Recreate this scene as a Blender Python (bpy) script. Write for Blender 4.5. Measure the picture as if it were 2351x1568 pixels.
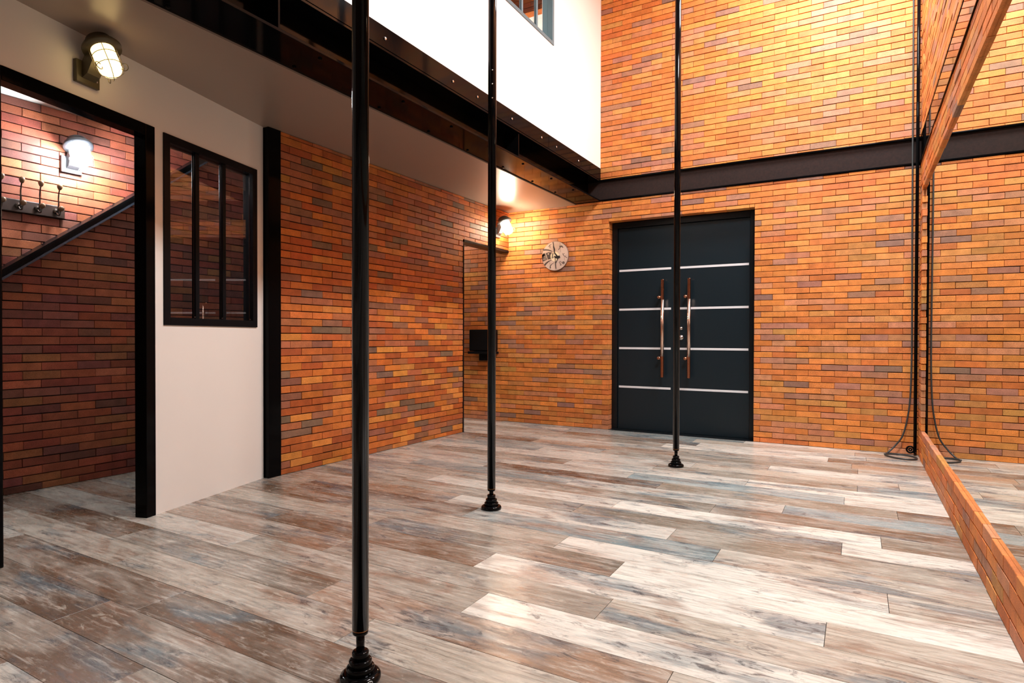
import bpy, bmesh, math, random
from mathutils import Vector, Matrix

random.seed(7)
for o in list(bpy.data.objects): bpy.data.objects.remove(o)
COL = bpy.context.scene.collection
S = bpy.context.scene

# ------------------------------------------------------------------ camera
W, H = 2351, 1568
F_PX, CX, CY = 1387.0, 1175.5, 788.3
yaw, pitch, roll = math.radians(29.844), math.radians(0.556), math.radians(0.145)
f0 = Vector((-math.sin(yaw), math.cos(yaw), 0)); r0 = Vector((math.cos(yaw), math.sin(yaw), 0)); u0 = Vector((0, 0, 1))
FW = f0*math.cos(pitch) - u0*math.sin(pitch)
u1 = u0*math.cos(pitch) + f0*math.sin(pitch)
RT = r0*math.cos(roll) + u1*math.sin(roll)
UP = -r0*math.sin(roll) + u1*math.cos(roll)
EYE = Vector((0, 0, 1.0))
cd = bpy.data.cameras.new('camera')
cam = bpy.data.objects.new('camera', cd); COL.objects.link(cam)
cd.sensor_fit = 'HORIZONTAL'; cd.sensor_width = 36.0; cd.lens = 36.0*F_PX/W
cd.shift_x = 0.0; cd.shift_y = (CY - H/2)/W
cd.clip_start = 0.02; cd.clip_end = 60
m = Matrix((( RT.x, UP.x, -FW.x, EYE.x), (RT.y, UP.y, -FW.y, EYE.y), (RT.z, UP.z, -FW.z, EYE.z), (0, 0, 0, 1)))
cam.matrix_world = m
S.camera = cam

def project(p):
    q = Vector(p) - EYE; d = q.dot(FW)
    if d < .05: return None
    return (CX + F_PX*q.dot(RT)/d, CY - F_PX*q.dot(UP)/d)

# ------------------------------------------------------------------ world, lights, exposure
wd = bpy.data.worlds.new('world'); S.world = wd; wd.use_nodes = True
wd.node_tree.nodes['Background'].inputs[0].default_value = (.8, .85, 1, 1)
wd.node_tree.nodes['Background'].inputs[1].default_value = 0.02
S.view_settings.view_transform = 'Standard'; S.view_settings.look = 'None'
S.view_settings.gamma = 1; S.view_settings.use_curve_mapping = False
S.view_settings.exposure = 0.35

def area(name, loc, sx, sy, power, color=(1, 1, 1), rot=(0, 0, 0)):
    l = bpy.data.lights.new(name, 'AREA'); l.shape = 'RECTANGLE'; l.size = sx; l.size_y = sy
    l.energy = power; l.color = color
    o = bpy.data.objects.new(name, l); o.location = loc; o.rotation_euler = rot; COL.objects.link(o); return o
def point(name, loc, power, color, r=.04):
    l = bpy.data.lights.new(name, 'POINT'); l.energy = power; l.color = color; l.shadow_soft_size = r
    o = bpy.data.objects.new(name, l); o.location = loc; COL.objects.link(o); return o
# ceiling panels of the tall room (above the frame)
area('ceiling_panel_light', (-.05, 5.12, 5.05), .45, .8, 140, (.95, .975, 1))
area('ceiling_panel_light', (0, 3.0, 4.85), .45, .8, 150, (.95, .975, 1))
# small ceiling lamp inside the side room beyond the brick wall
point('side_room_light', (-4.5, 5.72, 2.25), 9, (1, .86, .75), .06)
# added fill lamp that whitens the upper room behind the high window
point('upper_room_fill_light', (-3.2, 4.9, 3.6), 45, (1, .97, .93), .1)

# ------------------------------------------------------------------ dimensions
YD = 6.211      # brick wall with the double door
XA = -3.613     # left brick wall
XR = .447       # right brick wall
XW = -2.457     # white upper wall above the beam
XS = -2.757     # far edge of the beam flange
ZB, ZT, ZF = 2.488, 2.717, 2.844
ZC = 2.478      # ceiling under the upper floor
ZTOP = 5.2
XST = -4.638    # stairwell brick wall

# ------------------------------------------------------------------ helpers
def lin(c):
    return tuple((x/255/12.92 if x/255 <= .04045 else ((x/255+.055)/1.055)**2.4) for x in c)

def obj(name, bm, mat=None, parent=None, smooth=False):
    me = bpy.data.meshes.new(name)
    if isinstance(bm, bmesh.types.BMesh):
        bm.normal_update(); bm.to_mesh(me); bm.free()
    else: me = bm
    if mat and len(me.materials) == 0: me.materials.append(mat)
    if smooth:
        for p in me.polygons: p.use_smooth = True
    o = bpy.data.objects.new(name, me); COL.objects.link(o)
    if parent: o.parent = parent
    return o
def empty(name, loc=(0, 0, 0), rz=0, parent=None):
    o = bpy.data.objects.new(name, None); o.location = loc; o.rotation_euler = (0, 0, rz)
    o.empty_display_size = .05; COL.objects.link(o)
    if parent: o.parent = parent
    return o
def tag(o, label=None, cat=None, group=None, kind=None):
    if label: o['label'] = label
    if cat: o['category'] = cat
    if group: o['group'] = group
    if kind: o['kind'] = kind
    return o
def box(bm, a, b, bev=0, M=None):
    x0, y0, z0 = a; x1, y1, z1 = b
    t = bmesh.new()
    v = [t.verts.new(p) for p in ((x0, y0, z0), (x1, y0, z0), (x1, y1, z0), (x0, y1, z0), (x0, y0, z1), (x1, y0, z1), (x1, y1, z1), (x0, y1, z1))]
    for f in ((3, 2, 1, 0), (4, 5, 6, 7), (0, 1, 5, 4), (1, 2, 6, 5), (2, 3, 7, 6), (3, 0, 4, 7)): t.faces.new([v[i] for i in f])
    if bev: bmesh.ops.bevel(t, geom=t.edges[:], offset=bev, segments=2, affect='EDGES', profile=.5)
    if M: bmesh.ops.transform(t, matrix=M, verts=t.verts[:])
    merge(bm, t)
def merge(bm, t):
    me = bpy.data.meshes.new('tmp'); t.to_mesh(me); t.free(); bm.from_mesh(me); bpy.data.meshes.remove(me)
def B(*boxes, bev=0, M=None):
    bm = bmesh.new()
    for a, b in boxes: box(bm, a, b, bev, M)
    return bm
def lathe(bm, prof, seg=40, M=None, cap=True):
    t = bmesh.new(); rings = []
    for r, z in prof:
        rings.append([t.verts.new((r*math.cos(2*math.pi*i/seg), r*math.sin(2*math.pi*i/seg), z)) for i in range(seg)])
    for a, b in zip(rings, rings[1:]):
        for i in range(seg): t.faces.new((a[i], a[(i+1) % seg], b[(i+1) % seg], b[i]))
    if cap:
        t.faces.new(rings[0][::-1]); t.faces.new(rings[-1])
    bmesh.ops.recalc_face_normals(t, faces=t.faces[:])
    if M: bmesh.ops.transform(t, matrix=M, verts=t.verts[:])
    merge(bm, t)
def tube(bm, pts, r, seg=10, closed=False):
    pts = [Vector(p) for p in pts]; n = len(pts); rings = []
    prev = None; t = bmesh.new()
    for i, p in enumerate(pts):
        if closed: d = (pts[(i+1) % n] - pts[i-1]).normalized()
        else: d = (pts[min(i+1, n-1)] - pts[max(i-1, 0)]).normalized()
        if prev is None:
            a = d.orthogonal().normalized()
        else:
            a = (prev - d*prev.dot(d)).normalized()
        prev = a; b = d.cross(a)
        rr = r[i] if isinstance(r, (list, tuple)) else r
        rings.append([t.verts.new(p + (a*math.cos(2*math.pi*k/seg) + b*math.sin(2*math.pi*k/seg))*rr) for k in range(seg)])
    m_ = n if closed else n-1
    for i in range(m_):
        A_, B_ = rings[i], rings[(i+1) % n]
        off = 0
        if closed and i == n-1:
            off = min(range(seg), key=lambda s: (A_[0].co - B_[s].co).length)
        for k in range(seg): t.faces.new((A_[k], A_[(k+1) % seg], B_[(k+1+off) % seg], B_[(k+off) % seg]))
    if not closed:
        t.faces.new(rings[0][::-1]); t.faces.new(rings[-1])
    bmesh.ops.recalc_face_normals(t, faces=t.faces[:])
    merge(bm, t)
def smooth_path(pts, n=8):
    P = [Vector(p) for p in pts]; P = [P[0]*2-P[1]] + P + [P[-1]*2-P[-2]]; out = []
    for i in range(1, len(P)-2):
        for k in range(n):
            t = k/n; a, b, c, d = P[i-1:i+3]
            out.append(.5*((2*b) + (c-a)*t + (2*a-5*b+4*c-d)*t*t + (3*b-a-3*c+d)*t**3))
    out.append(P[-2]); return out
def prism(bm, poly, z0, z1, M=None):
    t = bmesh.new()
    a = [t.verts.new((x, y, z0)) for x, y in poly]; b = [t.verts.new((x, y, z1)) for x, y in poly]
    t.faces.new(a[::-1]); t.faces.new(b)
    for i in range(len(poly)): t.faces.new((a[i], a[(i+1) % len(poly)], b[(i+1) % len(poly)], b[i]))
    bmesh.ops.recalc_face_normals(t, faces=t.faces[:])
    if M: bmesh.ops.transform(t, matrix=M, verts=t.verts[:])
    merge(bm, t)

# ------------------------------------------------------------------ materials
def new_mat(name):
    mt = bpy.data.materials.new(name); mt.use_nodes = True
    return mt, mt.node_tree.nodes, mt.node_tree.links, mt.node_tree.nodes['Principled BSDF']
def simple(name, col, rough=.5, metal=0, noise=0, nscale=40, bump=0, bscale=200, spec=.5):
    mt, N, L, P = new_mat(name)
    c = lin(col); P.inputs['Base Color'].default_value = (*c, 1)
    P.inputs['Roughness'].default_value = rough; P.inputs['Metallic'].default_value = metal
    P.inputs['Specular IOR Level'].default_value = spec
    tc = N.new('ShaderNodeTexCoord')
    if noise:
        nz = N.new('ShaderNodeTexNoise'); nz.inputs['Scale'].default_value = nscale; nz.inputs['Detail'].default_value = 4
        L.new(tc.outputs['Object'], nz.inputs['Vector'])
        mr = N.new('ShaderNodeMapRange'); mr.inputs['From Min'].default_value = .3; mr.inputs['From Max'].default_value = .7
        mr.inputs['To Min'].default_value = 1-noise; mr.inputs['To Max'].default_value = 1+noise
        L.new(nz.outputs['Fac'], mr.inputs['Value'])
        mx = N.new('ShaderNodeVectorMath'); mx.operation = 'SCALE'; mx.inputs[0].default_value = c
        L.new(mr.outputs[0], mx.inputs['Scale']); L.new(mx.outputs[0], P.inputs['Base Color'])
    if bump:
        nz = N.new('ShaderNodeTexNoise'); nz.inputs['Scale'].default_value = bscale; nz.inputs['Detail'].default_value = 3
        L.new(tc.outputs['Object'], nz.inputs['Vector'])
        bp = N.new('ShaderNodeBump'); bp.inputs['Strength'].default_value = bump; bp.inputs['Distance'].default_value = .002
        L.new(nz.outputs['Fac'], bp.inputs['Height']); L.new(bp.outputs[0], P.inputs['Normal'])
    return mt
def emis(name, col, s):
    mt, N, L, P = new_mat(name)
    P.inputs['Base Color'].default_value = (.8, .8, .8, 1)
    P.inputs['Emission Color'].default_value = (*col, 1); P.inputs['Emission Strength'].default_value = s
    return mt

M_black = simple('gloss_black_paint', (9, 9, 10), .08, bump=.035, bscale=60, spec=.5)
M_black.node_tree.nodes['Principled BSDF'].inputs['IOR'].default_value = 1.14
M_polish = simple('polished_black_paint', (9, 9, 10), .03, spec=.5)
M_polish.node_tree.nodes['Principled BSDF'].inputs['IOR'].default_value = 1.16
M_pole = simple('black_pole_enamel', (10, 10, 11), .07, spec=.5); M_pole.node_tree.nodes['Principled BSDF'].inputs['IOR'].default_value = 1.25
M_satin = simple('satin_black_steel', (18, 18, 20), .25, bump=.03, spec=.1)
M_white = simple('white_plaster', (243, 241, 236), .55, noise=.012, nscale=3, bump=.06, bscale=120)
M_partition = simple('off_white_partition_paint', (222, 218, 211), .5, noise=.012, nscale=3, bump=.06, bscale=120)
M_soffit = simple('shade_toned_satin_ceiling', (146, 130, 118), .32, noise=.01, nscale=4)  # shade under the upper floor put into the ceiling's base colour
M_mortar = simple('dark_mortar', (34, 18, 13), .95, noise=.3, nscale=60)
M_door = simple('dark_teal_door_paint', (17, 31, 38), .34, bump=.04, bscale=400, spec=.35)
M_frame = simple('near_black_frame', (15, 19, 22), .28, spec=.3)
M_stripe = simple('brushed_aluminium_stripe', (226, 228, 230), .4, 0)
M_copper = simple('copper_tinted_steel', (190, 136, 108), .2, 1)
M_grip = simple('pale_rose_steel', (228, 198, 180), .24, 1)
M_steel = simple('bright_steel', (200, 198, 196), .2, 1)
M_hook = simple('dark_nickel_hook', (92, 84, 78), .25, 1)
M_gold = simple('gold_ring', (190, 130, 75), .3, 1)
M_wood = simple('dark_hook_board_wood', (52, 34, 26), .45, noise=.3, nscale=14)
M_knob = simple('varnished_wood_knob', (118, 88, 64), .3, noise=.2, nscale=30)
M_rubber = simple('black_rubber_cable', (52, 56, 56), .42)
M_lampbody = simple('dark_lamp_housing', (60, 62, 66), .35)
M_cage = simple('lamp_cage_wire', (120, 112, 96), .35, .6)
M_dark = simple('dark_ceiling', (12, 13, 14), .6, spec=.1)
M_blue = simple('blue_grey_window_steel', (98, 122, 130), .3)

mt, N, L, P = new_mat('mirror_glass')
P.inputs['Base Color'].default_value = (.78, .80, .745, 1); P.inputs['Metallic'].default_value = 1; P.inputs['Roughness'].default_value = .0
M_mirror = mt
mt, N, L, P = new_mat('window_glass')
P.inputs['Base Color'].default_value = (1, 1, 1, 1); P.inputs['Roughness'].default_value = 0
P.inputs['Transmission Weight'].default_value = 1; P.inputs['IOR'].default_value = 1.5
M_glass = mt

def brick_mat(name, attr):
    mt, N, L, P = new_mat(name)
    if attr:
        src = N.new('ShaderNodeVertexColor'); src.layer_name = 'Col'; sc = src.outputs['Color']
    else:
        src = N.new('ShaderNodeObjectInfo'); sc = src.outputs['Color']
    geo = N.new('ShaderNodeNewGeometry')
    n1 = N.new('ShaderNodeTexNoise'); n1.inputs['Scale'].default_value = 14; n1.inputs['Detail'].default_value = 3
    L.new(geo.outputs['Position'], n1.inputs['Vector'])
    r1 = N.new('ShaderNodeMapRange'); r1.inputs['From Min'].default_value = .3; r1.inputs['From Max'].default_value = .7
    r1.inputs['To Min'].default_value = .84; r1.inputs['To Max'].default_value = 1.16
    L.new(n1.outputs['Fac'], r1.inputs['Value'])
    n2 = N.new('ShaderNodeTexNoise'); n2.inputs['Scale'].default_value = 260; n2.inputs['Detail'].default_value = 3
    L.new(geo.outputs['Position'], n2.inputs['Vector'])
    r2 = N.new('ShaderNodeMapRange'); r2.inputs['From Min'].default_value = .32; r2.inputs['From Max'].default_value = .62
    r2.inputs['To Min'].default_value = .7; r2.inputs['To Max'].default_value = 1.1
    L.new(n2.outputs['Fac'], r2.inputs['Value'])
    mu = N.new('ShaderNodeMath'); mu.operation = 'MULTIPLY'; L.new(r1.outputs[0], mu.inputs[0]); L.new(r2.outputs[0], mu.inputs[1])
    vm = N.new('ShaderNodeVectorMath'); vm.operation = 'SCALE'; L.new(sc, vm.inputs[0]); L.new(mu.outputs[0], vm.inputs['Scale'])
    L.new(vm.outputs[0], P.inputs['Base Color'])
    P.inputs['Roughness'].default_value = .62; P.inputs['Specular IOR Level'].default_value = .35
    bp = N.new('ShaderNodeBump'); bp.inputs['Strength'].default_value = .35; bp.inputs['Distance'].default_value = .0015
    L.new(n2.outputs['Fac'], bp.inputs['Height']); L.new(bp.outputs[0], P.inputs['Normal'])
    return mt
M_brick = brick_mat('fired_brick', False)
M_brick_s = brick_mat('fired_brick_by_face', True)

def plank_mat():
    mt, N, L, P = new_mat('worn_wood_plank')
    oi = N.new('ShaderNodeObjectInfo'); tc = N.new('ShaderNodeTexCoord')
    off = N.new('ShaderNodeVectorMath'); off.operation = 'SCALE'; off.inputs[0].default_value = (37, 53, 11)
    L.new(oi.outputs['Random'], off.inputs['Scale'])
    ad = N.new('ShaderNodeVectorMath'); L.new(tc.outputs['Object'], ad.inputs[0]); L.new(off.outputs[0], ad.inputs[1])
    def nz(scale, detail=4, rough=.55, dist=0, sx=1, sy=1):
        mp = N.new('ShaderNodeMapping'); mp.inputs['Scale'].default_value = (sx, sy, 1); L.new(ad.outputs[0], mp.inputs['Vector'])
        t = N.new('ShaderNodeTexNoise'); t.inputs['Scale'].default_value = scale; t.inputs['Detail'].default_value = detail
        t.inputs['Roughness'].default_value = rough; t.inputs['Distortion'].default_value = dist
        L.new(mp.outputs[0], t.inputs['Vector']); return t.outputs['Fac']
    def rng(v, a, b, c=0, d=1):
        r = N.new('ShaderNodeMapRange'); r.inputs['From Min'].default_value = a; r.inputs['From Max'].default_value = b
        r.inputs['To Min'].default_value = c; r.inputs['To Max'].default_value = d; L.new(v, r.inputs['Value']); return r.outputs[0]
    def mul(a, b):
        k = N.new('ShaderNodeMath'); k.operation = 'MULTIPLY'; L.new(a, k.inputs[0])
        if isinstance(b, float): k.inputs[1].default_value = b
        else: L.new(b, k.inputs[1])
        return k.outputs[0]
    def mix(f, a, b):
        k = N.new('ShaderNodeMix'); k.data_type = 'RGBA'
        if isinstance(f, float): k.inputs[0].default_value = f
        else: L.new(f, k.inputs[0])
        for i, c in ((6, a), (7, b)):
            if isinstance(c, tuple): k.inputs[i].default_value = (*lin(c), 1)
            else: L.new(c, k.inputs[i])
        return k.outputs[2]
    blotch = nz(2.6, 5, .6, .6, .8, 2.2)
    fine = nz(10, 6, .7, .5, .8, 4.6)
    grain = nz(30, 5, .7, .2, .25, 5)
    streak = nz(16, 5, .7, .15, .13, 4.5)
    worn = nz(10, 7, .78, .9, .9, 2.4)
    blue = nz(1.9, 4, .6, .5, .9, 3.0)
    red = nz(2.3, 4, .6, .9, 1.0, 3.6)
    c = oi.outputs['Color']
    c = mix(mul(rng(blotch, .40, .66), .58), c, (202, 198, 187))
    c = mix(mul(rng(red, .52, .68), .55), c, (134, 92, 66))
    c = mix(mul(rng(blue, .55, .67), .66), c, (84, 112, 124))
    c = mix(mul(rng(fine, .50, .72), .55), c, (80, 66, 52))
    c = mix(mul(rng(fine, .46, .30), .5), c, (220, 216, 206))
    c = mix(mul(mul(rng(worn, .53, .62), rng(blue, .42, .58)), .8), c, (66, 68, 72))
    c = mix(mul(rng(worn, .42, .34), .45), c, (222, 216, 200))
    c = mix(mul(rng(streak, .54, .68), .42), c, (94, 78, 64))
    c = mix(mul(rng(streak, .44, .32), .45), c, (222, 219, 209))
    vm = N.new('ShaderNodeVectorMath'); vm.operation = 'SCALE'; L.new(c, vm.inputs[0]); L.new(rng(grain, .3, .7, .82, 1.15), vm.inputs['Scale'])
    # growth rings / cathedral grain
    mp = N.new('ShaderNodeMapping'); mp.inputs['Scale'].default_value = (.45, 3.4, 1); L.new(ad.outputs[0], mp.inputs['Vector'])
    wv = N.new('ShaderNodeTexWave'); wv.wave_type = 'RINGS'; wv.inputs['Scale'].default_value = 3.2; wv.inputs['Distortion'].default_value = 4.5
    wv.inputs['Detail'].default_value = 3; wv.inputs['Detail Scale'].default_value = 1.6; L.new(mp.outputs[0], wv.inputs['Vector'])
    ringf = mul(rng(wv.outputs['Fac'], .0, .22, 1, 0), rng(nz(1.7, 3, .5, 0, .8, 1.6), .5, .62))
    c2 = mix(mul(ringf, .4), vm.outputs[0], (92, 74, 62))
    L.new(c2, P.inputs['Base Color'])
    L.new(rng(fine, .3, .7, .19, .33), P.inputs['Roughness'])
    P.inputs['Specular IOR Level'].default_value = .5
    bp = N.new('ShaderNodeBump'); bp.inputs['Strength'].default_value = .12; bp.inputs['Distance'].default_value = .001
    L.new(grain, bp.inputs['Height']); L.new(bp.outputs[0], P.inputs['Normal'])
    return mt
M_plank = plank_mat()

# ------------------------------------------------------------------ brick walls
PAL_MAIN = [((225, 138, 67), 34), ((211, 123, 62), 26), ((216, 146, 78), 12), ((206, 136, 94), 14), ((182, 126, 98), 8), ((156, 117, 97), 3), ((207, 143, 76), 3)]
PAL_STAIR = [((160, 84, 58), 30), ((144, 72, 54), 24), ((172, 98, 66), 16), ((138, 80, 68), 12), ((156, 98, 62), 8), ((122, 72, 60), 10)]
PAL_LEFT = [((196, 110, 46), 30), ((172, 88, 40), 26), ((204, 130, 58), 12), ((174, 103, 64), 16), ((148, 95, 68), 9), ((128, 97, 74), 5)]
PAL = PAL_MAIN
def brick_color(rnd):
    c = rnd.choices([p[0] for p in PAL], [p[1] for p in PAL])[0]
    k = rnd.uniform(.92, 1.05)
    c = tuple(min(255, x*k + rnd.uniform(-4, 4)) for x in c)
    return lin(tuple(max(10, x) for x in c))
def brick_verts(Lh, Hh, D, rnd=None):
    """one brick, front face at +y=0 looking to -y local; x along the wall, z up"""
    b = .0016
    j = (lambda a: rnd.uniform(-a, a)) if rnd else (lambda a: 0)
    fr = [(-Lh+b+j(.0012), 0, -Hh+b+j(.0008)), (Lh-b+j(.0012), 0, -Hh+b+j(.0008)), (Lh-b+j(.0012), 0, Hh-b+j(.0008)), (-Lh+b+j(.0012), 0, Hh-b+j(.0008))]
    mid = [(-Lh, b, -Hh), (Lh, b, -Hh), (Lh, b, Hh), (-Lh, b, Hh)]
    bk = [(-Lh, D, -Hh), (Lh, D, -Hh), (Lh, D, Hh), (-Lh, D, Hh)]
    V = fr + mid + bk
    Fc = [(0, 1, 2, 3)]
    for i in range(4):
        k = (i+1) % 4
        Fc.append((4+i, 4+k, k, i)); Fc.append((8+i, 8+k, 4+k, 4+i))
    return V, Fc
MESH = {}
def brick_mesh(Lw, Hh, D):
    key = (round(Lw, 3), round(Hh, 4), D, random.randrange(4))
    if key not in MESH:
        rnd = random.Random(str(key))
        V, Fc = brick_verts(Lw/2, Hh/2, D, rnd)
        me = bpy.data.meshes.new('brick'); me.from_pydata(V, [], Fc); me.update(); me.materials.append(M_brick)
        MESH[key] = me
    return MESH[key]
def seg_area(rect, to3):
    u0_, u1_, z0_, z1_ = rect
    ps = [project(to3(u, z)) for u, z in ((u0_, z0_), (u1_, z0_), (u1_, z1_), (u0_, z1_))]
    if any(p is None for p in ps): return 0
    if all(p[0] < 0 for p in ps) or all(p[0] > W for p in ps) or all(p[1] < 0 for p in ps) or all(p[1] > H for p in ps): return 0
    return abs(sum(ps[i][0]*ps[(i+1) % 4][1] - ps[(i+1) % 4][0]*ps[i][1] for i in range(4)))/2
def build_bricks(wall, origin, rz, courses, joints, urange, holes, depth, limit=300, seed=1, minvis=None, gap=.0032):
    """origin + rz : local frame, x along wall, -y = out of the wall (towards the room).
    courses: list of (z0,z1,parity); joints(parity) -> sorted list of u"""
    rnd = random.Random(seed)
    R = Matrix.Translation(Vector(origin)) @ Matrix.Rotation(rz, 4, 'Z')
    to3 = lambda u, z: R @ Vector((u, 0, z))
    out = []
    for ci, (z0, z1, par) in enumerate(courses):
        js = [j + rnd.uniform(-.004, .004) for j in joints(par)]
        js = [urange[0]] + [j for j in js if urange[0]+.03 < j < urange[1]-.03] + [urange[1]]
        for a, b in zip(js, js[1:]):
            rects = [(a, b, z0, z1)]
            for (hu0, hu1, hz0, hz1) in holes:
                nr = []
                for (p, q, s, t) in rects:
                    if q <= hu0 or p >= hu1 or t <= hz0 or s >= hz1: nr.append((p, q, s, t)); continue
                    ov = min(t, hz1) - max(s, hz0)
                    if ov < .6*(t-s):      # mostly outside: trim the part over the opening in height
                        if p < hu0-.015: nr.append((p, hu0, s, t))
                        if q > hu1+.015: nr.append((hu1, q, s, t))
                        a_, b_ = max(p, hu0), min(q, hu1)
                        if s < hz0: nr.append((a_, b_, s, hz0))
                        else: nr.append((a_, b_, hz1, t))
                    else:
                        if p < hu0-.015: nr.append((p, hu0, s, t))
                        if q > hu1+.015: nr.append((hu1, q, s, t))
                rects = nr
            for r in rects:
                if r[3]-r[2] > .012 and r[1]-r[0] > .012: out.append(r)
    sc = sorted(range(len(out)), key=lambda i: -seg_area(out[i], to3))
    chosen = set(i for i in sc[:limit] if seg_area(out[i], to3) > 40)
    bm_v, bm_f, cols = [], [], []
    for i, (a, b, z0, z1) in enumerate(out):
        g = gap*rnd.uniform(.7, 1.4)
        Lw = b-a-g*.8; Hh = z1-z0-g*1.7
        uc, zc = (a+b)/2, (z0+z1)/2
        dep = rnd.gauss(0, .0012); tilt = rnd.gauss(0, .0035)
        col = brick_color(rnd)
        if i in chosen:
            # quantise the length so that alike bricks share mesh data
            me = brick_mesh(round(Lw/.002)*.002, round(Hh/.001)*.001, depth)
            o = bpy.data.objects.new('brick', me); COL.objects.link(o); o.parent = wall
            o.matrix_local = R @ Matrix.Translation((uc, dep, zc)) @ Matrix.Rotation(tilt, 4, 'Y')
            o.color = (*col, 1)
        else:
            V, Fc = brick_verts(Lw/2, Hh/2, depth, rnd)
            T = R @ Matrix.Translation((uc, dep, zc)) @ Matrix.Rotation(tilt, 4, 'Y')
            n = len(bm_v); bm_v += [T @ Vector(v) for v in V]; bm_f += [tuple(n+k for k in f) for f in Fc]
            cols += [col]*(len(Fc)*4)
    if bm_f:
        me = bpy.data.meshes.new('brickwork'); me.from_pydata(bm_v, [], bm_f); me.update()
        at = me.color_attributes.new('Col', 'FLOAT_COLOR', 'CORNER')
        flat = []
        for c in cols: flat += [c[0], c[1], c[2], 1]
        at.data.foreach_set('color', flat)
        me.materials.append(M_brick_s)
        o = bpy.data.objects.new('brickwork', me); COL.objects.link(o); o.parent = wall; o['kind'] = 'stuff'
    return len(chosen)
def courses(z0, h, zmin, zmax, par0=0):
    out = []; k = math.floor((zmin-z0)/h) - 1
    while z0 + k*h < zmax:
        a, b = z0+k*h, z0+(k+1)*h
        a, b = max(a, zmin), min(b, zmax)
        if b-a > .012: out.append((a, b, (k+par0) % 2))
        k += 1
    return out

# ------------------------------------------------------------------ floor
sub = tag(obj('floor', B(((-5.3, -2.2, -.1), (.9, 6.5, -.009))), M_mortar), kind='structure')
PL = 1.362; PWD = .1945
def row_y(k): return 2.0 + .1945*(k-1)
known = {-5: -1.863, -4: -2.45, -3: -2.287, -2: -1.484, -1: -1.837, 0: -1.25, 1: -.808, 2: -.091, 3: -.899, 4: .104, 5: -.56, 6: -.82, 7: -1.425, 8: .103, 9: -.736,
         11: -1.164, 12: -.07, 13: -.664, 14: 0.0, 15: .242, 16: -.594, 17: .002, 19: -.211, 20: .06, 21: -1.383}
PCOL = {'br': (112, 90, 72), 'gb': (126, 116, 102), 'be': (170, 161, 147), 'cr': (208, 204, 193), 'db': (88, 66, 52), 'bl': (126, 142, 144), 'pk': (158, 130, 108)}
spec = {(-2, 0): 'gb', (-3, 0): 'gb', (-3, 1): 'bl', (-1, 0): 'br', (-1, 1): 'be', (-1, 2): 'db', (0, 1): 'pk', (0, 0): 'br', (1, 1): 'cr'}
PB = {}
def plank_mesh(Lw):
    key = round(Lw, 3)
    if key not in PB:
        bm = B(((-Lw/2, -PWD/2+.0008, -.009), (Lw/2, PWD/2-.0008, 0)), bev=0)
        top = [e for e in bm.edges if all(abs(v.co.z) < 1e-6 for v in e.verts)]
        bmesh.ops.bevel(bm, geom=top, offset=.0003, segments=1, affect='EDGES')
        me = bpy.data.meshes.new('plank'); bm.normal_update(); bm.to_mesh(me); bm.free(); me.materials.append(M_plank)
        PB[key] = me
    return PB[key]
prnd = random.Random(21)
for k in range(-19, 23):
    y = row_y(k) + PWD/2
    if y > 6.5: continue
    x0 = known.get(k, prnd.uniform(-1.3, 0)); n0 = x0
    while n0 > -5.2: n0 -= PL
    xs = n0
    while xs < XR+.05:
        a, b = max(xs, -5.25), min(xs+PL, XR+.08)
        if b-a > .03:
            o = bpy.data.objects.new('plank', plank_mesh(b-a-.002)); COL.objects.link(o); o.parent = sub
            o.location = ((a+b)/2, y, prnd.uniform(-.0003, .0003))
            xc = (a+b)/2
            # random board tones, browner towards the stairs, paler towards the mirror: painted-in light falloff
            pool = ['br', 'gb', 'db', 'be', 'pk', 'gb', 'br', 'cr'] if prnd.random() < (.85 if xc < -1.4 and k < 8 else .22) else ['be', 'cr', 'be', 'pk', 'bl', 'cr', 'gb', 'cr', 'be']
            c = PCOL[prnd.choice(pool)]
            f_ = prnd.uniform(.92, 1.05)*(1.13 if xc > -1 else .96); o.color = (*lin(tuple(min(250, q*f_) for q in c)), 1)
        xs += PL

# ------------------------------------------------------------------ back wall (double door)
HOLE = (-2.357, -.876, -.1, 2.257)
wb = tag(obj('wall_back', B(((-5.3, YD+.014, -.1), (HOLE[0]-.004, YD+.2, ZB+.02)), ((HOLE[1]+.004, YD+.014, -.1), (.75, YD+.2, ZB+.02)),
                            ((HOLE[0]-.004, YD+.014, HOLE[3]+.004), (HOLE[1]+.004, YD+.2, ZB+.02)),
                            ((HOLE[0]-.004, YD+.19, -.1), (HOLE[1]+.004, YD+.2, HOLE[3]+.004))), M_mortar), kind='structure')
def jb(par):
    out = []
    for i in range(-16, 18):
        n = i + (0 if par == 0 else .5)
        if n < 0: u = -2.54 + .2155*n
        elif n < 8: u = -2.54 + .2155*n
        else: u = -.816 + .2085*(n-8)
        out.append(u)
    return sorted(out)
build_bricks(wb, (0, YD, 0), 0, courses(-.0065, .05475, 0.0, ZB-.002), jb, (-5.2, XR+.04), [HOLE], .11, seed=3)
wu = tag(obj('wall_back_upper', B(((-3.9, YD+.014, ZB+.02), (.75, YD+.2, ZTOP+.1))), M_mortar), kind='structure')
build_bricks(wu, (0, YD, 0), 0, courses(3.013, .0552, ZT+.002, ZTOP, 1), jb, (XW-.0, XR+.04), [], .05, seed=4)

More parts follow.
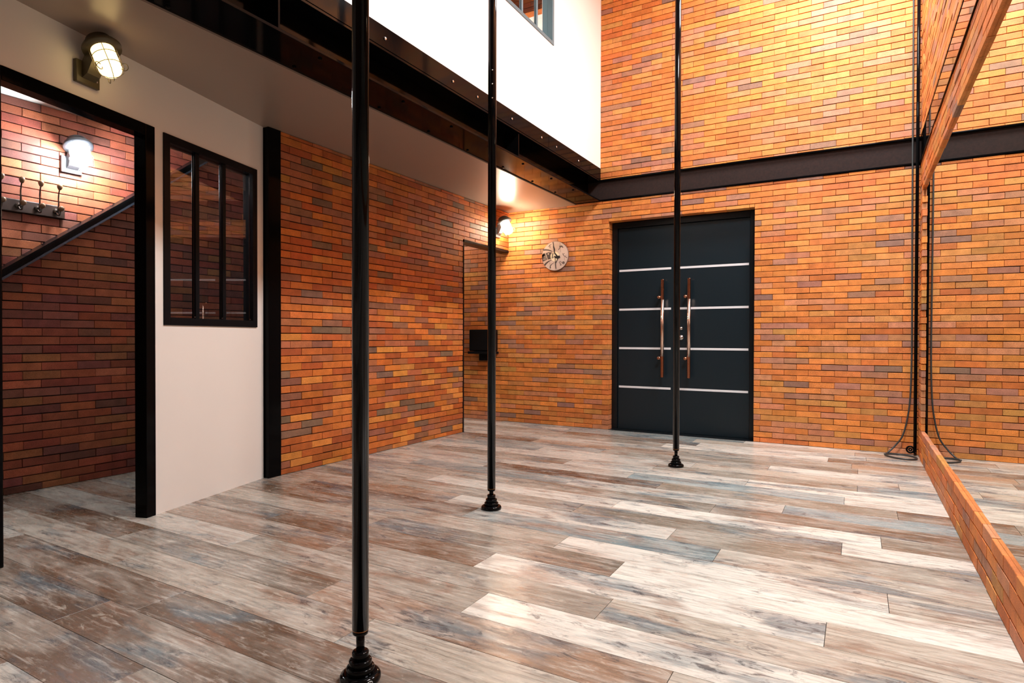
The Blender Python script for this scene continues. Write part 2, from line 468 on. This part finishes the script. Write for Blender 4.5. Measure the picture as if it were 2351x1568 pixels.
# ------------------------------------------------------------------ left brick wall with opening to the side room
wa = tag(obj('wall_left', B(((XA-.12, 2.95, -.1), (XA-.014, 5.26, ZC+.1)), ((XA-.12, 5.26, 2.04), (XA-.014, YD+.1, ZC+.1))), M_mortar), kind='structure')
def ja(par):
    return sorted(3.135 + .2045*(i + (.5 if par else 0)) for i in range(-12, 18))
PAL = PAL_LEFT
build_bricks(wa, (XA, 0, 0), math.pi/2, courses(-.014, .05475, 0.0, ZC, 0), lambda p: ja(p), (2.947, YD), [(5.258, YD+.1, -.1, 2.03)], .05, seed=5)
tr = tag(obj('trim_1', B(((XA-.13, 5.258, 0), (XA+.004, 5.276, 2.03)), ((XA-.13, 5.258, 2.004), (XA+.004, YD-.002, 2.03)), bev=.001), M_satin), kind='structure')

# ------------------------------------------------------------------ stairwell brick wall
ws = tag(obj('wall_stairs', B(((XST-.15, -1.2, -.1), (XST-.014, 4.3, 2.75))), M_mortar), kind='structure')
def js_(par):
    return sorted(2.005 + .2115*(i + (0 if par else .5)) for i in range(-20, 16))
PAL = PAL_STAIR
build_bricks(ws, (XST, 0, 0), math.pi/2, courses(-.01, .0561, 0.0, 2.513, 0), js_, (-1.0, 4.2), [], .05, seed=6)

# ------------------------------------------------------------------ right brick wall with recessed mirror
MY1 = 5.97; MZ0, MZ1 = .24, 2.235
wr = tag(obj('wall_right', B(((XR+.055, -2.2, -.1), (XR+.3, YD+.15, ZB)), ((XR+.055, -2.2, ZB), (XR+.3, YD+.15, ZTOP+.1))), M_mortar), kind='structure')
def jr(par):
    return sorted(-(-1.0 + .2115*(i + (.5 if par else 0))) for i in range(0, 40))
crs = [(z0, z1, p) for z0, z1, p in courses(.0, .06, 0.0, MZ0)]
crs += courses(0.24, .0551, MZ0, ZB-.002, 1)
crs += courses(3.0, .0552, ZT+.002, ZTOP, 1)
PAL = PAL_MAIN
build_bricks(wr, (XR, 0, 0), -math.pi/2, crs, jr, (-YD+.0, 1.0), [(-MY1, 1.2, MZ0, MZ1)], .058, seed=8)
mir = tag(obj('mirror', B(((XR+.016, -2.0, MZ0-.001), (XR+.024, MY1+.0005, MZ1+.001))), M_mirror),
          'wall-wide mirror recessed in the right brick wall, reflecting the back wall and floor', 'mirror')

# ------------------------------------------------------------------ white angled wall, doorway frame, window_1
A0 = Vector((-3.207, 1.165, 0)); wdir = Vector((-.2575, .9663, 0)).normalized()
rzw = math.atan2(wdir.y, wdir.x)          # local x along the wall; local +y = away from the room, -y = room
MW = Matrix.Translation(A0) @ Matrix.Rotation(rzw, 4, 'Z')
# check: room side normal is local -y
TH = .07
def WB(*bx, bev=0): return B(*bx, bev=bev, M=MW)
D0, D1 = -.06, .797; LZ0, LZ1 = 2.103, 2.166
W0, W1, WZ0, WZ1 = .856, 1.652, 1.066, 2.158
wl = tag(obj('wall_white', WB(((-3.3, 0, -.05), (D0, TH, ZC+.03)), ((D0, 0, LZ1), (D1, TH, ZC+.03)), ((D1, 0, -.05), (W0, TH, ZC+.03)),
                              ((W0, 0, -.05), (W1, TH, WZ0)), ((W0, 0, WZ1), (W1, TH, ZC+.03)), ((W1, 0, -.05), (1.722, TH, ZC+.03))), M_partition), kind='structure')
df = tag(empty('door_frame'), 'black steel frame of the open doorway to the stairs, left of the white wall', 'door frame')
obj('jamb', WB(((D1-.062, -.006, 0), (D1, TH+.004, LZ1)), bev=.003), M_black, df)
obj('jamb', WB(((D0, -.006, 0), (0, TH+.004, LZ1)), bev=.003), M_black, df)
obj('lintel', WB(((0, -.006, LZ0), (D1-.062, TH+.004, LZ1)), bev=.003), M_black, df)
w1 = tag(empty('window_1'), kind='structure')
fw = .045
obj('frame', WB(((W0, -.008, WZ0), (W0+fw, TH+.004, WZ1)), ((W1-fw, -.008, WZ0), (W1, TH+.004, WZ1)), ((W0+fw, -.008, WZ0), (W1-fw, TH+.004, WZ0+fw)), ((W0+fw, -.008, WZ1-fw), (W1-fw, TH+.004, WZ1)), bev=.0015), M_satin, w1)
mul_ = [(1.108, 1.138), (1.337, 1.366)]
for a, b in mul_: obj('mullion', WB(((a, .008, WZ0+fw), (b, .04, WZ1-fw)), bev=.002), M_satin, w1)
edges = [W0+fw, 1.108, 1.138, 1.337, 1.366, W1-fw]
for a, b in ((edges[0], edges[1]), (edges[2], edges[3]), (edges[4], edges[5])):
    obj('pane', WB(((a, .022, WZ0+fw), (b, .026, WZ1-fw))), M_glass, w1)
for zz in (WZ0+fw+.006,):
    for u_ in (1.10, 1.33, 1.598):
        obj('screw', WB(((u_, .006, zz), (u_+.005, .012, zz+.005))), M_steel, w1)
cl = tag(obj('steel_column', B(((-3.72, 2.838, 0), (-3.606, 2.945, ZC)), bev=.002), M_black),
         'square black steel column between the white wall and the left brick wall', 'column')

# rest of the stairwell
tag(obj('wall_stairs_end', B(((XST-.15, 4.2, -.05), (XA-.12, 4.3, 2.75))), M_white), kind='structure')
tag(obj('wall_stairs_near', B(((XST-.15, -1.3, -.05), (-2.6, -1.2, 2.75))), M_white), kind='structure')
# ceiling of the stairwell and the ceiling under the upper floor
tag(obj('ceiling_stairs', B(((-4.72, -1.3, 2.513), (-3.0, 4.3, 2.6))), M_white), kind='structure')
bmc = bmesh.new()
p0 = A0 + wdir*-1.5; p1 = A0 + wdir*1.75
prism(bmc, [(XS+.01, -1.0), (XS+.01, YD+.05), (-5.3, YD+.05), (-5.3, 4.3), (XA-.06, 4.3), (XA-.06, 2.9), (p1.x-.04, p1.y), (p0.x-.04, p0.y), (XS-.03, -1.0)], ZC, ZC+.032)
tag(obj('ceiling', bmc, M_soffit), kind='structure')
# side room
tag(obj('wall_side_room', B(((-5.35, 4.3, -.05), (-5.2, YD+.1, 2.6)), ((-5.3, 4.3, -.05), (XA-.12, 4.4, 2.6))), M_white), kind='structure')

M_far = simple('plain_brown_brickwork_far', (120, 72, 48), .8, noise=.2, nscale=20)
# ------------------------------------------------------------------ upper volume
wz0, wz1, wy1, wy0 = 3.686, 4.75, 5.035, 3.5
tag(obj('wall_upper_white', B(((XW-.12, -2.2, ZF), (XW, wy0, ZTOP)), ((XW-.12, wy0, ZF), (XW, wy1, wz0)), ((XW-.12, wy0, wz1), (XW, wy1, ZTOP)), ((XW-.12, wy1, ZF), (XW, YD+.01, ZTOP))), M_white), kind='structure')
tag(obj('ceiling_upper', B(((-3.9, -2.2, ZTOP), (.75, YD+.2, ZTOP+.1))), M_far), kind='structure')
tag(obj('wall_behind', B(((-3.2, -2.3, -.05), (.75, -2.2, ZTOP+.1))), M_far), kind='structure')
# upper room behind the high window
tag(obj('floor_upper', B(((-3.8, -2.2, ZT+.01), (XW-.12, YD+.01, ZF))), M_white), kind='structure')
tag(obj('wall_upper_room', B(((-3.9, -2.2, ZF), (-3.8, YD+.01, ZTOP))), M_white), kind='structure')
ub = tag(obj('wall_upper_room_end', B(((-3.8, YD-.02, ZF), (XW-.12, YD+.01, 4.70))), M_white), kind='structure')
tag(obj('trim_2', B(((-3.8, YD-.05, 4.76), (XW-.12, YD+.01, ZTOP))), M_dark), kind='structure')
tag(obj('trim_3', B(((-3.8, YD-.03, 4.70), (XW-.12, YD+.01, 4.76))), simple('orange_brick_band', (205, 112, 52), .7, noise=.15)), kind='structure')  # orange brick band above the white end wall
w2 = tag(empty('window_2'), kind='structure')
obj('frame', B(((XW-.10, wy1-.035, wz0), (XW+.008, wy1, wz1)), ((XW-.10, wy0, wz0), (XW+.008, wy0+.035, wz1)), ((XW-.10, wy0+.035, wz0), (XW+.008, wy1-.035, wz0+.03)), ((XW-.10, wy0+.035, wz1-.03), (XW+.008, wy1-.035, wz1)), bev=.002), M_blue, w2)
ms = [4.14, 4.5, 4.77]
for y in ms: obj('mullion', B(((XW-.06, y-.012, wz0+.03), (XW-.03, y+.012, wz1-.03)), bev=.002), M_blue, w2)
ed = [wy0+.035] + sum([[y-.012, y+.012] for y in ms], []) + [wy1-.035]
for a, b in zip(ed[::2], ed[1::2]): obj('pane', B(((XW-.047, a, wz0+.03), (XW-.043, b, wz1-.03))), M_glass, w2)

# ------------------------------------------------------------------ steel beams
def bolt_bm(p, axis, r=.009, h=.008):
    bm = bmesh.new()
    z = Vector(axis).normalized(); q = z.to_track_quat('Z', 'Y').to_matrix().to_4x4()
    lathe(bm, [(r, 0), (r, h*.55), (r*.75, h*.9), (r*.3, h)], 10, Matrix.Translation(p) @ q)
    return bm
lb = tag(empty('steel_beam', (0, 0, 0)), 'long black bolted steel beam under the white upper wall', 'beam')
bm = B(((XS, -2.2, ZB), (XW, YD-.004, ZB+.016)), ((XS, -2.2, ZT-.016), (XW, YD-.004, ZT)), ((XW-.158, -2.2, ZB+.016), (XW-.142, YD-.004, ZT-.016)), bev=.0015)
obj('i_section', bm, M_black, lb)
obj('fascia_plate', B(((XW-.02, -2.2, ZT), (XW+.004, 4.93, ZF)), bev=.001), M_black, lb)
obj('fascia_plate', B(((XW-.02, 4.933, ZT), (XW+.004, YD-.002, ZF)), bev=.001), M_black, lb)
for y in (.9, 1.5, 2.1, 2.75, 3.44, 3.75, 4.263, 4.79, 5.092, 5.605):
    obj('bolt', bolt_bm((XW+.004, y, 2.773), (1, 0, 0), .010), M_steel, lb)
for y in (1.6, 2.3, 2.98, 3.5, 4.0, 4.55, 5.1, 5.6):
    for x in (XW-.05, XS+.05):
        obj('bolt', bolt_bm((x, y, ZB), (0, 0, -1), .011), M_black, lb)
for y in (2.0, 4.4): obj('stiffener', B(((XW-.142, y, ZB+.016), (XW-.01, y+.01, ZT-.016))), M_black, lb)
bb = tag(empty('steel_beam', (0, YD, ZB)), 'black steel beam set across the back brick wall above the double door', 'beam')
bb_m = B(((XS, -.012, 0), (XR+.05, .05, .014)), ((XS, -.012, ZT-ZB-.014), (XR+.05, .05, ZT-ZB)), ((XS, .022, .014), (XR+.05, .05, ZT-ZB-.014)), bev=.0015)
obj('i_section', bb_m, M_black, bb)
rb = tag(empty('steel_beam', (XR, 0, ZB)), 'black steel beam set in the right brick wall above the mirror', 'beam')
obj('flanges', B(((-.008, -2.2, 0), (.05, YD-.02, .014)), ((-.002, -2.2, ZT-ZB-.008), (.05, YD-.02, ZT-ZB)), bev=.0015), M_black, rb)
obj('web', B(((.001, -2.2, .014), (.05, YD-.02, ZT-ZB-.014))), M_polish, rb)

# ------------------------------------------------------------------ double door
d1 = tag(empty('door_1', (0, YD, 0)), kind='structure')
X0, X1, ZD = HOLE[0]+.002, HOLE[1]-.002, HOLE[3]-.004
XM = -1.665
obj('frame', B(((X0, .105, 0), (X0+.06, .18, ZD)), ((X1-.052, .105, 0), (X1, .18, ZD)), ((X0+.06, .105, ZD-.06), (X1-.052, .18, ZD)), bev=.003), M_frame, d1)
leafs = []
for a, b in ((X0+.062, XM-.002), (XM+.002, X1-.054)):
    lf = obj('door_leaf', B(((a, .128, .006), (b, .17, ZD-.064)), bev=.002), M_door, d1); leafs.append(lf)
    for z in (.466, .887, 1.308, 1.732):
        sa, sb = (a+.012, b-.045) if a < -2 else (a+.035, b-.012)
        obj('stripe', B(((sa, .1265, z-.011), (sb, .1285, z+.011))), M_stripe, lf)
for k, x in enumerate((-1.785, -1.51)):
    hz0, hz1 = .585, 1.612
    y = .062
    h = obj('door_handle', bmesh.new(), M_copper, d1)
    bm = bmesh.new(); lathe(bm, [(.013, hz0), (.0165, hz0+.004), (.0165, hz0+.22)], 20, Matrix.Translation((x, y, 0)))
    lathe(bm, [(.0165, 1.40), (.0165, hz1-.004), (.013, hz1)], 20, Matrix.Translation((x, y, 0)))
    bm.to_mesh(h.data); bm.free()
    bm = bmesh.new(); lathe(bm, [(.0172, hz0+.22), (.0172, 1.40)], 20, Matrix.Translation((x, y, 0))); obj('grip', bm, M_grip, h, True)
    for z in (.785, 1.425):
        bm = bmesh.new(); tube(bm, [(x, y, z), (x-.03, y+.012, z), (x-.045, .127, z)], [.009, .010, .012], 12)
        lathe(bm, [(.017, 0), (.019, .006), (.017, .014), (.008, .018)], 16, Matrix.Translation((x-.036, y+.004, z)) @ Matrix.Rotation(math.radians(70), 4, 'X'))
        obj('standoff', bm, M_copper, h, True)
for z, r in ((1.004, .027), (1.099, .018)):
    bm = bmesh.new(); lathe(bm, [(r, 0), (r, .006), (r*.8, .011), (r*.35, .012), (r*.3, .018)], 24, Matrix.Translation((-1.605, .128, z)) @ Matrix.Rotation(math.pi/2, 4, 'X'))
    obj('lock', bm, M_steel, leafs[1], True)
obj('threshold', B(((X0, .0, -.004), (X1, .17, .005)), bev=.001), M_frame, d1)

# ------------------------------------------------------------------ poles
def pole(x, y, neck, label, logo=False, screws=False):
    t = tag(empty('dance_pole', (x, y, 0)), label, 'pole', 'floor-to-ceiling black dance poles')
    bm = bmesh.new()
    lathe(bm, [(.0570, 0), (.0592, .004), (.0592, .012), (.0565, .018), (.050, .0215), (.0425, .022)], 56); obj('base_flange', bm, M_pole, t, True)
    bm = bmesh.new()
    for r, z0, z1 in ((.0405, .020, .040), (.0330, .038, .060), (.0243, .058, .084)):
        lathe(bm, [(r, z0), (r, z1-.004), (r-.001, z1-.0015), (r-.0035, z1), (r*.3, z1)], 48)
    obj('stepped_base', bm, M_pole, t, True)
    zn = .082 + neck
    bm = bmesh.new(); lathe(bm, [(.0122, .08), (.0122, zn+.01)], 28); obj('neck', bm, M_pole, t, True)
    bm = bmesh.new(); lathe(bm, [(.0190, zn), (.0225, zn+.003), (.0228, zn+.014)], 40); obj('collar', bm, M_pole, t, True)
    bm = bmesh.new(); lathe(bm, [(.0236, zn+.0135), (.0236, zn+.016)], 40); obj('gold_ring', bm, M_gold, t, True)['label'] = 'thin gold-coloured ring'
    bm = bmesh.new(); lathe(bm, [(.0240, zn+.0155), (.0240, ZTOP)], 48); obj('pole', bm, M_pole, t, True)
    if screws:
        for z in (2.38, 2.46, 2.54):
            a = math.atan2(-y, -x)
            obj('screw', bolt_bm((.0235*math.cos(a), .0235*math.sin(a), z), (math.cos(a), math.sin(a), 0), .004, .003), M_steel, t)
    if logo:
        a = math.atan2(-y, -x) + .46
        bm = bmesh.new(); pts = []
        R0 = .0595; zc = .0115
        def on(u, v, rr=R0): aa = a + u/R0; return (rr*math.cos(aa), rr*math.sin(aa), zc+v)
        tube(bm, [on(.0085*math.cos(k*math.pi/10), .0062*math.sin(k*math.pi/10)) for k in range(20)], .0009, 6, True)
        tube(bm, [on(-.004, -.0032), on(.004, .0032)], .0008, 6); tube(bm, [on(-.004, .0032), on(.004, -.0032)], .0008, 6)
        for k in range(4): tube(bm, [on(-.014-.005*k, -.003), on(-.014-.005*k, .003)], .0008, 6); tube(bm, [on(-.014-.005*k, .003), on(-.011-.005*k, .003)], .0008, 6)
        obj('logo', bm, simple('white_logo_print', (235, 238, 238), .4), t)
    return t
pole(-1.258, 1.306, .050, 'nearest and thickest-looking black dance pole, its stepped base cut by the bottom edge', logo=True)
pole(-1.853, 2.992, .023, 'middle black dance pole with stepped round base, between wall clock and left brick wall', screws=True)
pole(-1.225, 4.702, .041, 'farthest black dance pole, standing in front of the double door')

# ------------------------------------------------------------------ bulkhead lamps
def lamp(loc, rz, label, em, body=M_lampbody, tilt=26):
    """local: +x out of wall, z up, y along the wall; origin on the wall at the plate centre"""
    t = tag(empty('bulkhead_lamp', loc, rz), label, 'lamp', 'caged bulkhead wall lamps')
    obj('wall_plate', B(((0, -.062, -.055), (.022, .062, .055)), bev=.004), body, t)
    bm = bmesh.new()
    prism(bm, [(.02, -.03), (.055, -.01), (.115, .10), (.075, .15), (.02, .045)], -.034, .034, Matrix.Rotation(math.pi/2, 4, 'X'))
    obj('arm', bm, body, t)
    R = Matrix.Translation((.105, 0, .118)) @ Matrix.Rotation(math.radians(-tilt), 4, 'Y')
    bm = bmesh.new(); lathe(bm, [(.084, -.012), (.086, .0), (.078, .012), (.062, .026), (.056, .046), (.046, .054), (.01, .058)], 40, R); obj('cap', bm, body, t, True)
    bm = bmesh.new(); prof = [(.051, -.01), (.051, -.115)] + [(.051*math.cos(k*math.pi/16), -.115-.042*math.sin(k*math.pi/16)) for k in range(1, 8)] + [(.003, -.157)]
    lathe(bm, prof, 32, R, True); obj('glass_jar', bm, em, t, True)
    cage = bmesh.new(); rc = .059
    for zz, r in ((-.055, rc), (-.112, rc)):
        tube(cage, [R @ Vector((r*math.cos(k*math.pi/14), r*math.sin(k*math.pi/14), zz)) for k in range(28)], .0015, 6, True)
    for k in range(4):
        a = k*math.pi/2 + math.pi/4; c, s = math.cos(a), math.sin(a)
        tube(cage, [R @ Vector(p) for p in ((rc*c, rc*s, -.01), (rc*c, rc*s, -.12), (rc*.8*c, rc*.8*s, -.15), (rc*.35*c, rc*.35*s, -.166), (0, 0, -.168))], .0015, 6)
    for k in range(3):
        a = k*2*math.pi/3 + .5
        ctr = Vector((.062*math.cos(a), .062*math.sin(a), -.128))
        tube(cage, [R @ (ctr + Vector((.016*math.cos(q)*math.cos(a), .016*math.cos(q)*math.sin(a), .02*math.sin(q)))) for q in [k2*math.pi/7 for k2 in range(14)]], .002, 6, True)
    obj('wire_cage', cage, M_cage, t)
    obj('screw', bolt_bm((.022, -.03, -.02), (1, 0, 0), .005, .004), M_steel, t)
    obj('screw', bolt_bm((.022, .045, -.02), (1, 0, 0), .005, .004), M_steel, t)
    return t
c1 = A0 + wdir*.388
E_dim = emis('dim_warm_lamp_glass', (1.0, .68, .27), 2.8)
E_cool = emis('bright_cool_lamp_glass', (.90, .95, 1), 260)
E_warm = emis('bright_warm_lamp_glass', (1, .80, .58), 130)
M_ochre = simple('ochre_lamp_housing', (70, 62, 40), .4)
# rotation: local +x must equal room-side normal of the white wall
nrm = Vector((wdir.y, -wdir.x, 0))
lamp((c1.x, c1.y, 2.285), math.atan2(nrm.y, nrm.x), 'dim yellow-glowing caged lamp on the white wall above the stair doorway', E_dim, M_ochre)
lamp((XST, 2.068, 2.155), 0, 'cool white caged lamp glaring on the stairwell bricks above the coat hooks', E_cool)
lamp((XA, 5.93, 2.20), 0, 'warm white caged lamp on the left brick wall above the side-room opening', E_warm)
# ------------------------------------------------------------------ stair rail on the wall
zr = lambda y: 1.345 + (y-1.647)*.785
rail = tag(empty('stair_rail'), 'sloping black steel rail rising along the stairwell brick wall', 'rail')
def sloped(y0, y1, dz0, dz1, x0, x1):
    bm = bmesh.new(); V = [bm.verts.new(p) for p in ((x0, y0, zr(y0)+dz0), (x1, y0, zr(y0)+dz0), (x1, y1, zr(y1)+dz0), (x0, y1, zr(y1)+dz0), (x0, y0, zr(y0)+dz1), (x1, y0, zr(y0)+dz1), (x1, y1, zr(y1)+dz1), (x0, y1, zr(y1)+dz1))]
    for f in ((3, 2, 1, 0), (4, 5, 6, 7), (0, 1, 5, 4), (1, 2, 6, 5), (2, 3, 7, 6), (3, 0, 4, 7)): bm.faces.new([V[i] for i in f])
    bmesh.ops.bevel(bm, geom=bm.edges[:], offset=.002, segments=2, affect='EDGES'); return bm
obj('top_plate', sloped(.3, 3.05, .045, .062, XST+.002, XST+.125), M_satin, rail)
obj('side_plate', sloped(.3, 3.05, .012, .046, XST+.10, XST+.112), M_satin, rail)
obj('bottom_lip', sloped(.3, 3.05, -.004, .013, XST+.002, XST+.125), simple('painted_highlight_steel', (70, 78, 92), .25, .4), rail)  # bluish reflected highlight along the lip put into its base colour

# ------------------------------------------------------------------ coat rack
rk = tag(empty('coat_rack', (XST, 1.6, 1.83)), 'dark wooden coat rack with curved hooks and wooden knobs on the stairwell bricks', 'coat rack')
obj('board', B(((.002, -.6, -.045), (.024, .425, .035)), bev=.004), M_wood, rk)
for y in (.06, .165, .267, .372, -.045):
    hk = obj('hook', bmesh.new(), M_hook, rk)
    bm = bmesh.new()
    lathe(bm, [(.017, 0), (.018, .004), (.012, .01), (.006, .012)], 16, Matrix.Translation((.024, y, -.004)) @ Matrix.Rotation(math.pi/2, 4, 'Y'))
    up_ = smooth_path([(.03, y, -.005), (.05, y, .0), (.06, y, .04), (.058, y, .08), (.066, y, .115), (.074, y, .135)], 6)
    tube(bm, up_, .0042, 8)
    dn = smooth_path([(.03, y, -.01), (.05, y, -.03), (.072, y, -.032), (.085, y, -.012)], 6)
    tube(bm, dn, .0042, 8)
    bm.to_mesh(hk.data); bm.free()
    for (cx_, cz_, ang) in ((.078, .148, 10), (.090, .004, 55)):
        bm = bmesh.new(); prof = [(.004, -.018), (.009, -.014), (.0150, -.002), (.0165, .008), (.013, .018), (.006, .023), (.001, .0245)]
        lathe(bm, prof, 18, Matrix.Translation((cx_, y, cz_)) @ Matrix.Rotation(math.radians(ang), 4, 'Y')); obj('knob', bm, M_knob, hk, True)

# ------------------------------------------------------------------ clock
ck = tag(empty('wall_clock', (-2.992, YD-.004, 1.926)), 'round beige wall clock printed with dark figures on the back brick wall', 'clock')
RC = .167
MX = Matrix.Rotation(math.pi/2, 4, 'X')     # local xy -> xz, z -> -y
bm = bmesh.new(); lathe(bm, [(RC-.004, 0), (RC, .004), (RC, .016), (RC-.002, .018)], 72, MX); obj('rim', bm, simple('clock_rim', (120, 92, 80), .4), ck)
bm = bmesh.new(); lathe(bm, [(RC-.002, .017), (RC-.003, .0185)], 72, MX); obj('face', bm, simple('clock_face_beige', (200, 178, 165), .35, noise=.05, nscale=12), ck)
bm = bmesh.new(); lathe(bm, [(.054, .0184), (.054, .0192)], 48, MX @ Matrix.Translation((.0, -.006, 0))); obj('centre_disc', bm, simple('clock_centre_cream', (238, 222, 190), .4), ck)
def cc(p): return ((p[0]-878)/455*RC, (755-p[1])/512*RC)
M_print = simple('clock_print_brown', (70, 58, 56), .5); M_hand = simple('clock_hand_black', (20, 20, 24), .4)
def stroke(bm, pts, w, z0=.0186, z1=.0194):
    P_ = [Vector((*cc(p), 0)) for p in pts]; ws_ = w if isinstance(w, list) else [w]*len(P_); Lf, Rf = [], []
    for i, p in enumerate(P_):
        d = (P_[min(i+1, len(P_)-1)] - P_[max(i-1, 0)]).normalized(); n = Vector((-d.y, d.x, 0))*ws_[i]/455*RC/2
        Lf.append((p+n).xy); Rf.append((p-n).xy)
    for i in range(len(P_)-1):
        prism(bm, [tuple(Lf[i]), tuple(Lf[i+1]), tuple(Rf[i+1]), tuple(Rf[i])], z0, z1, MX)
bm = bmesh.new()
stroke(bm, [(470, 520), (560, 520), (650, 535), (730, 565), (790, 605)], [52, 46, 38, 28, 10])
stroke(bm, [(440, 700), (520, 655)], [40, 60]); stroke(bm, [(440, 740), (500, 720)], 90)
prism(bm, [cc(p) for p in ((452, 930), (428, 790), (432, 705), (530, 645), (620, 860))][::-1], .0186, .0194, MX)
prism(bm, [cc(p) for p in ((640, 865), (560, 640), (650, 612), (770, 625), (720, 720), (735, 855))][::-1], .0186, .0194, MX)
stroke(bm, [(520, 1060), (580, 990), (660, 930), (760, 890)], [60, 48, 36, 16])
obj('print_bands', bm, M_print, ck)
bm = bmesh.new()
for pts, w in (([(475, 760), (590, 735)], 12), ([(480, 810), (600, 785)], 12), ([(475, 860), (600, 835)], 12)): stroke(bm, pts, w, .0192, .0200)
prism(bm, [(cc((650, 670))[0]+.008*math.cos(k*.7854), cc((650, 670))[1]+.008*math.sin(k*.7854)) for k in range(8)], .0192, .02, MX)
obj('print_highlights', bm, simple('clock_print_light', (225, 205, 190), .5), ck)
fig = {}
for pts, w in (([(665, 415), (700, 360), (760, 335)], 14), ([(700, 360), (715, 470)], 16), ([(655, 410), (690, 440)], 10),
               ([(1045, 310), (1070, 640)], 6), ([(1030, 420), (1050, 470), (1000, 560)], 20), ([(1045, 440), (1110, 430), (1150, 490)], 30), ([(1070, 480), (1110, 450)], 12),
               ([(1140, 680), (1160, 750), (1220, 800), (1290, 850)], 16), ([(1150, 730), (1200, 690)], 14), ([(1230, 795), (1260, 750)], 9), ([(1195, 800), (1205, 930)], 5),
               ([(710, 1190), (715, 1110), (760, 1040), (860, 980)], [20, 30, 20, 8]), ([(690, 960), (720, 1090)], 6), ([(740, 1180), (725, 1120)], 14)):
    key = 0 if pts[0][0] < 730 and pts[0][1] < 500 else 1 if pts[0][0] > 1020 and pts[0][1] < 600 else 2 if pts[0][0] > 1100 else 3
    stroke(fig.setdefault(key, bmesh.new()), pts, w)
for k_ in fig: obj('printed_figure', fig[k_], M_print, ck)
bm = bmesh.new()
for cx_, cy_, r_ in ((1060, 990, 32), (1165, 1010, 36), (1075, 1075, 16), (1165, 1010, 14)):
    stroke(bm, [(cx_+r_*math.cos(k*math.pi/6), cy_+r_*1.1*math.sin(k*math.pi/6)) for k in range(13)], 15)
obj('printed_number', bm, M_print, ck)
bm = bmesh.new()
stroke(bm, [(812, 270), (830, 430)], [22, 18], .0194, .0215)
stroke(bm, [(825, 420), (855, 520), (860, 640), (930, 740), (960, 790)], [26, 40, 30, 44, 60], .0194, .0215)
obj('minute_hand', bm, M_hand, ck)
bm = bmesh.new()
stroke(bm, [(860, 760), (900, 800), (960, 810), (1050, 795)], [16, 60, 90, 70], .0196, .0225)
stroke(bm, [(855, 690), (800, 660), (775, 830), (860, 780)], [10, 20, 24, 14], .0196, .0225)
stroke(bm, [(990, 830), (905, 1010)], 20, .0196, .0225); stroke(bm, [(880, 780), (915, 1200)], [14, 18], .0196, .0225)
obj('hour_hand', bm, M_hand, ck)

# ------------------------------------------------------------------ side-room wall box
wbx = tag(empty('wall_box', (-3.945, YD, .95)), 'black box with a round side knob on the bricks beyond the side-room opening', 'box')
obj('housing', B(((-.145, -.13, -.115), (.19, -.002, .145)), bev=.012), M_satin, wbx)
obj('ledge', B(((-.15, -.15, -.148), (.2, -.002, -.118)), bev=.004), M_satin, wbx)
bm = bmesh.new(); lathe(bm, [(.02, 0), (.024, .01), (.02, .02)], 20, Matrix.Translation((.19, -.07, .12)) @ Matrix.Rotation(math.pi/2, 4, 'Y')); obj('knob', bm, M_satin, wbx, True)
obj('bracket', B(((-.02, -.10, -.23), (.10, -.002, -.148)), bev=.004), M_satin, wbx)

# ------------------------------------------------------------------ pipe and cable in the right corner
pp = tag(empty('wall_pipe', (.424, YD-.022, 0)), 'slim glossy black pipe running up the right corner of the back wall', 'pipe')
bm = bmesh.new(); lathe(bm, [(.0125, .03), (.0125, ZTOP)], 20); obj('tube', bm, M_black, pp, True)
bm = bmesh.new()
tube(bm, [(-.035+.026*math.cos(k*math.pi/12), -.03, .052+.026*math.sin(k*math.pi/12)) for k in range(24)], .0075, 8, True)
tube(bm, [(-.035+.010*math.cos(k*math.pi/8), -.032, .052+.010*math.sin(k*math.pi/8)) for k in range(16)], .006, 8, True)
tube(bm, [(-.015, -.03, .035), (.0, -.02, .02), (.0, -.0, .012)], .008, 8)
obj('floor_ring', bm, M_black, pp, True)
cb = smooth_path([(.386, YD-.03, ZTOP), (.386, YD-.03, 4.0), (.388, YD-.03, 3.0), (.390, YD-.03, 2.0), (.394, YD-.032, 1.2), (.394, YD-.034, .8), (.386, YD-.038, .5), (.368, YD-.04, .32), (.335, YD-.05, .17), (.285, YD-.06, .085),
                  (.235, YD-.09, .028), (.205, YD-.14, .008), (.215, YD-.20, .008), (.27, YD-.27, .008), (.34, YD-.30, .008), (.40, YD-.28, .008), (.425, YD-.22, .008), (.41, YD-.15, .008), (.36, YD-.10, .008), (.30, YD-.08, .008), (.23, YD-.11, .010), (.198, YD-.16, .014)], 7)
bm = bmesh.new(); tube(bm, cb, .0068, 8)
tag(obj('cable', bm, M_rubber, None, True), 'grey-black cable hanging down the back wall and looped on the floor in the right corner', 'cable')
